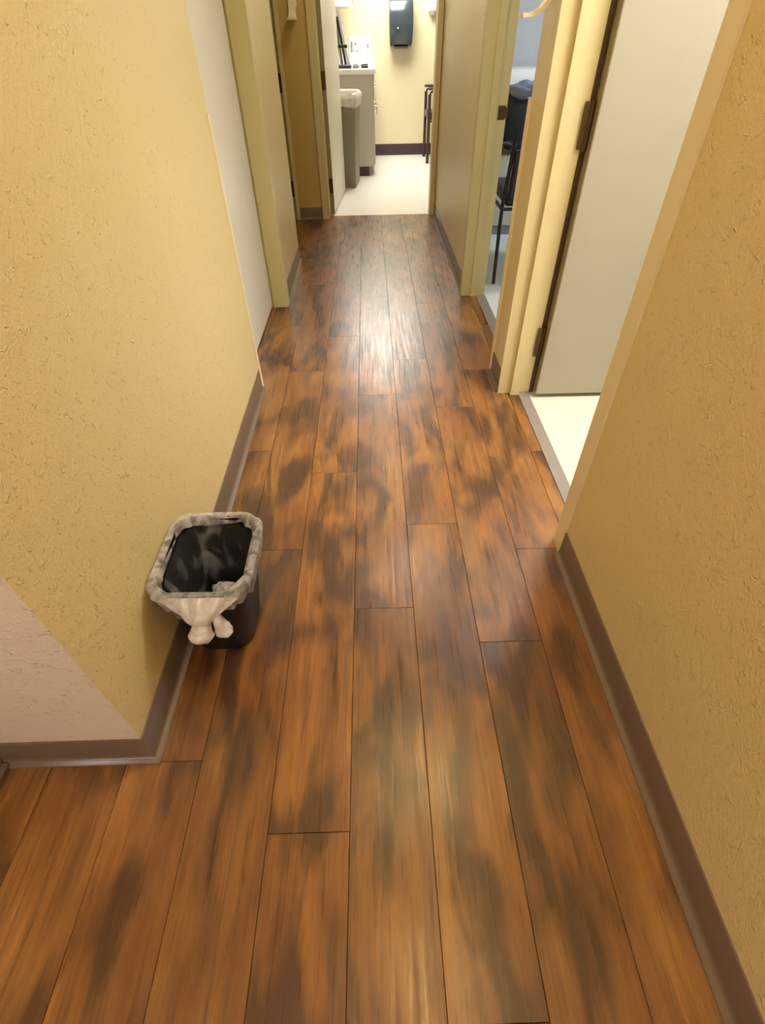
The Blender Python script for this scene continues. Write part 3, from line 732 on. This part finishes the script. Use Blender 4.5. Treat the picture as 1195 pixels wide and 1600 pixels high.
m = MB(); m.box(0.30, 0.456, YR-0.150, YR-0.07, 0.976, 0.990, 0.004, 2); m.build('outlet_lip', BLACK, td, (0.378, YR, 0.98))
m = MB(); m.box(0.335, 0.350, YR-0.1995, YR-0.190, 1.125, 1.14, 0.003, 2); m.build('lock', CHROME, td, (0.34, YR-0.19, 1.12))

# soap dispenser on the back wall
sd = thing('soap_dispenser', 'white soap dispenser on the end wall beside the door jamb', 'dispenser', (0.72, YR, 1.23))
m = MB(); m.loft([rrect(0.675, 0.760, YR-0.075, YR-0.001, 0.02, 1.255, 4), rrect(0.668, 0.765, YR-0.09, YR-0.001, 0.024, 1.275, 4), rrect(0.668, 0.765, YR-0.095, YR-0.001, 0.024, 1.42, 4), rrect(0.675, 0.76, YR-0.07, YR-0.001, 0.02, 1.46, 4)]); autosmooth(m.build('body', WHITE_PLASTIC, sd, (0.72, YR, 1.23)))
m = MB(); m.loft([rrect(0.690, 0.745, YR-0.07, YR-0.02, 0.012, 1.232, 4), rrect(0.685, 0.75, YR-0.075, YR-0.015, 0.014, 1.256, 4)]); autosmooth(m.build('push_bar', LAMINATE, sd, (0.72, YR, 1.23)))

# ------------------------------------------------------------------ lamps (all on the ceiling, above the frame)
def disc_lamp(name, label, x, y, r, color, strength, group=None):
    o = thing(name, label, 'ceiling lamp', (x, y, CEILZ), group)
    def ring(rr, z): return [(x+rr*math.cos(2*math.pi*k/28), y+rr*math.sin(2*math.pi*k/28), z) for k in range(28)]
    m = MB(); m.loft([ring(r+0.025, CEILZ-0.001), ring(r+0.022, CEILZ-0.014), ring(r+0.003, CEILZ-0.016), ring(r+0.003, CEILZ-0.001)], False, False); autosmooth(m.build('trim_ring', WHITE_PLASTIC, o, (x, y, CEILZ)))
    m = MB(); m.loft([ring(r, CEILZ-0.012), ring(r, CEILZ-0.002)]); m.build('diffuser', emit(name+'_glow', color, strength), o, (x, y, CEILZ))
def panel_lamp(name, label, x, y, wx, wy, color, strength):
    o = thing(name, label, 'ceiling lamp', (x, y, CEILZ))
    m = MB()
    for a in ((x-wx-0.02, x-wx, y-wy-0.02, y+wy+0.02), (x+wx, x+wx+0.02, y-wy-0.02, y+wy+0.02), (x-wx, x+wx, y-wy-0.02, y-wy), (x-wx, x+wx, y+wy, y+wy+0.02)):
        m.box(*a, CEILZ-0.02, CEILZ-0.001)
    m.build('frame', WHITE_PLASTIC, o, (x, y, CEILZ))
    m = MB(); m.box(x-wx, x+wx, y-wy, y+wy, CEILZ-0.014, CEILZ-0.002); m.build('diffuser', emit(name+'_glow', color, strength), o, (x, y, CEILZ))
disc_lamp('hall_lamp', 'round warm ceiling lamp above the near end of the hall', 0.21, 1.05, 0.11, WARM, LAMP_HALL, 'warm hall lamps')
disc_lamp('hall_lamp', 'round warm ceiling lamp above the middle of the hall', 0.22, 2.62, 0.11, (1.0, 0.86, 0.66), LAMP_HALL*1.0, 'warm hall lamps')
disc_lamp('hall_lamp', 'round warm ceiling lamp above the far end of the hall', 0.12, 4.05, 0.11, (1.0, 0.84, 0.58), LAMP_HALL*0.85, 'warm hall lamps')
disc_lamp('hall_lamp', 'round warm ceiling lamp straight above the camera', 0.20, 0.12, 0.11, WARM, LAMP_HALL*0.5, 'warm hall lamps')
panel_lamp('lobby_lamp', 'square ceiling lamp behind the camera', -0.42, -1.3, 0.27, 0.27, (0.98, 0.90, 0.95), LAMP_BACK)
panel_lamp('end_room_lamp', 'bright white ceiling panel in the end room', 0.16, 6.65, 0.42, 0.56, (1.0, 0.97, 0.90), LAMP_END)
panel_lamp('side_room_lamp', 'bright white ceiling panel in the near side room', 1.22, 1.30, 0.27, 0.54, (0.98, 0.95, 0.95), LAMP_NEAR_ROOM)
panel_lamp('dim_room_lamp', 'cool ceiling panel in the dim side room', 1.75, 3.1, 0.27, 0.27, (0.78, 0.88, 1.0), LAMP_FAR_ROOM)

for o in bpy.data.objects:
    if '_org' in o: del o['_org']
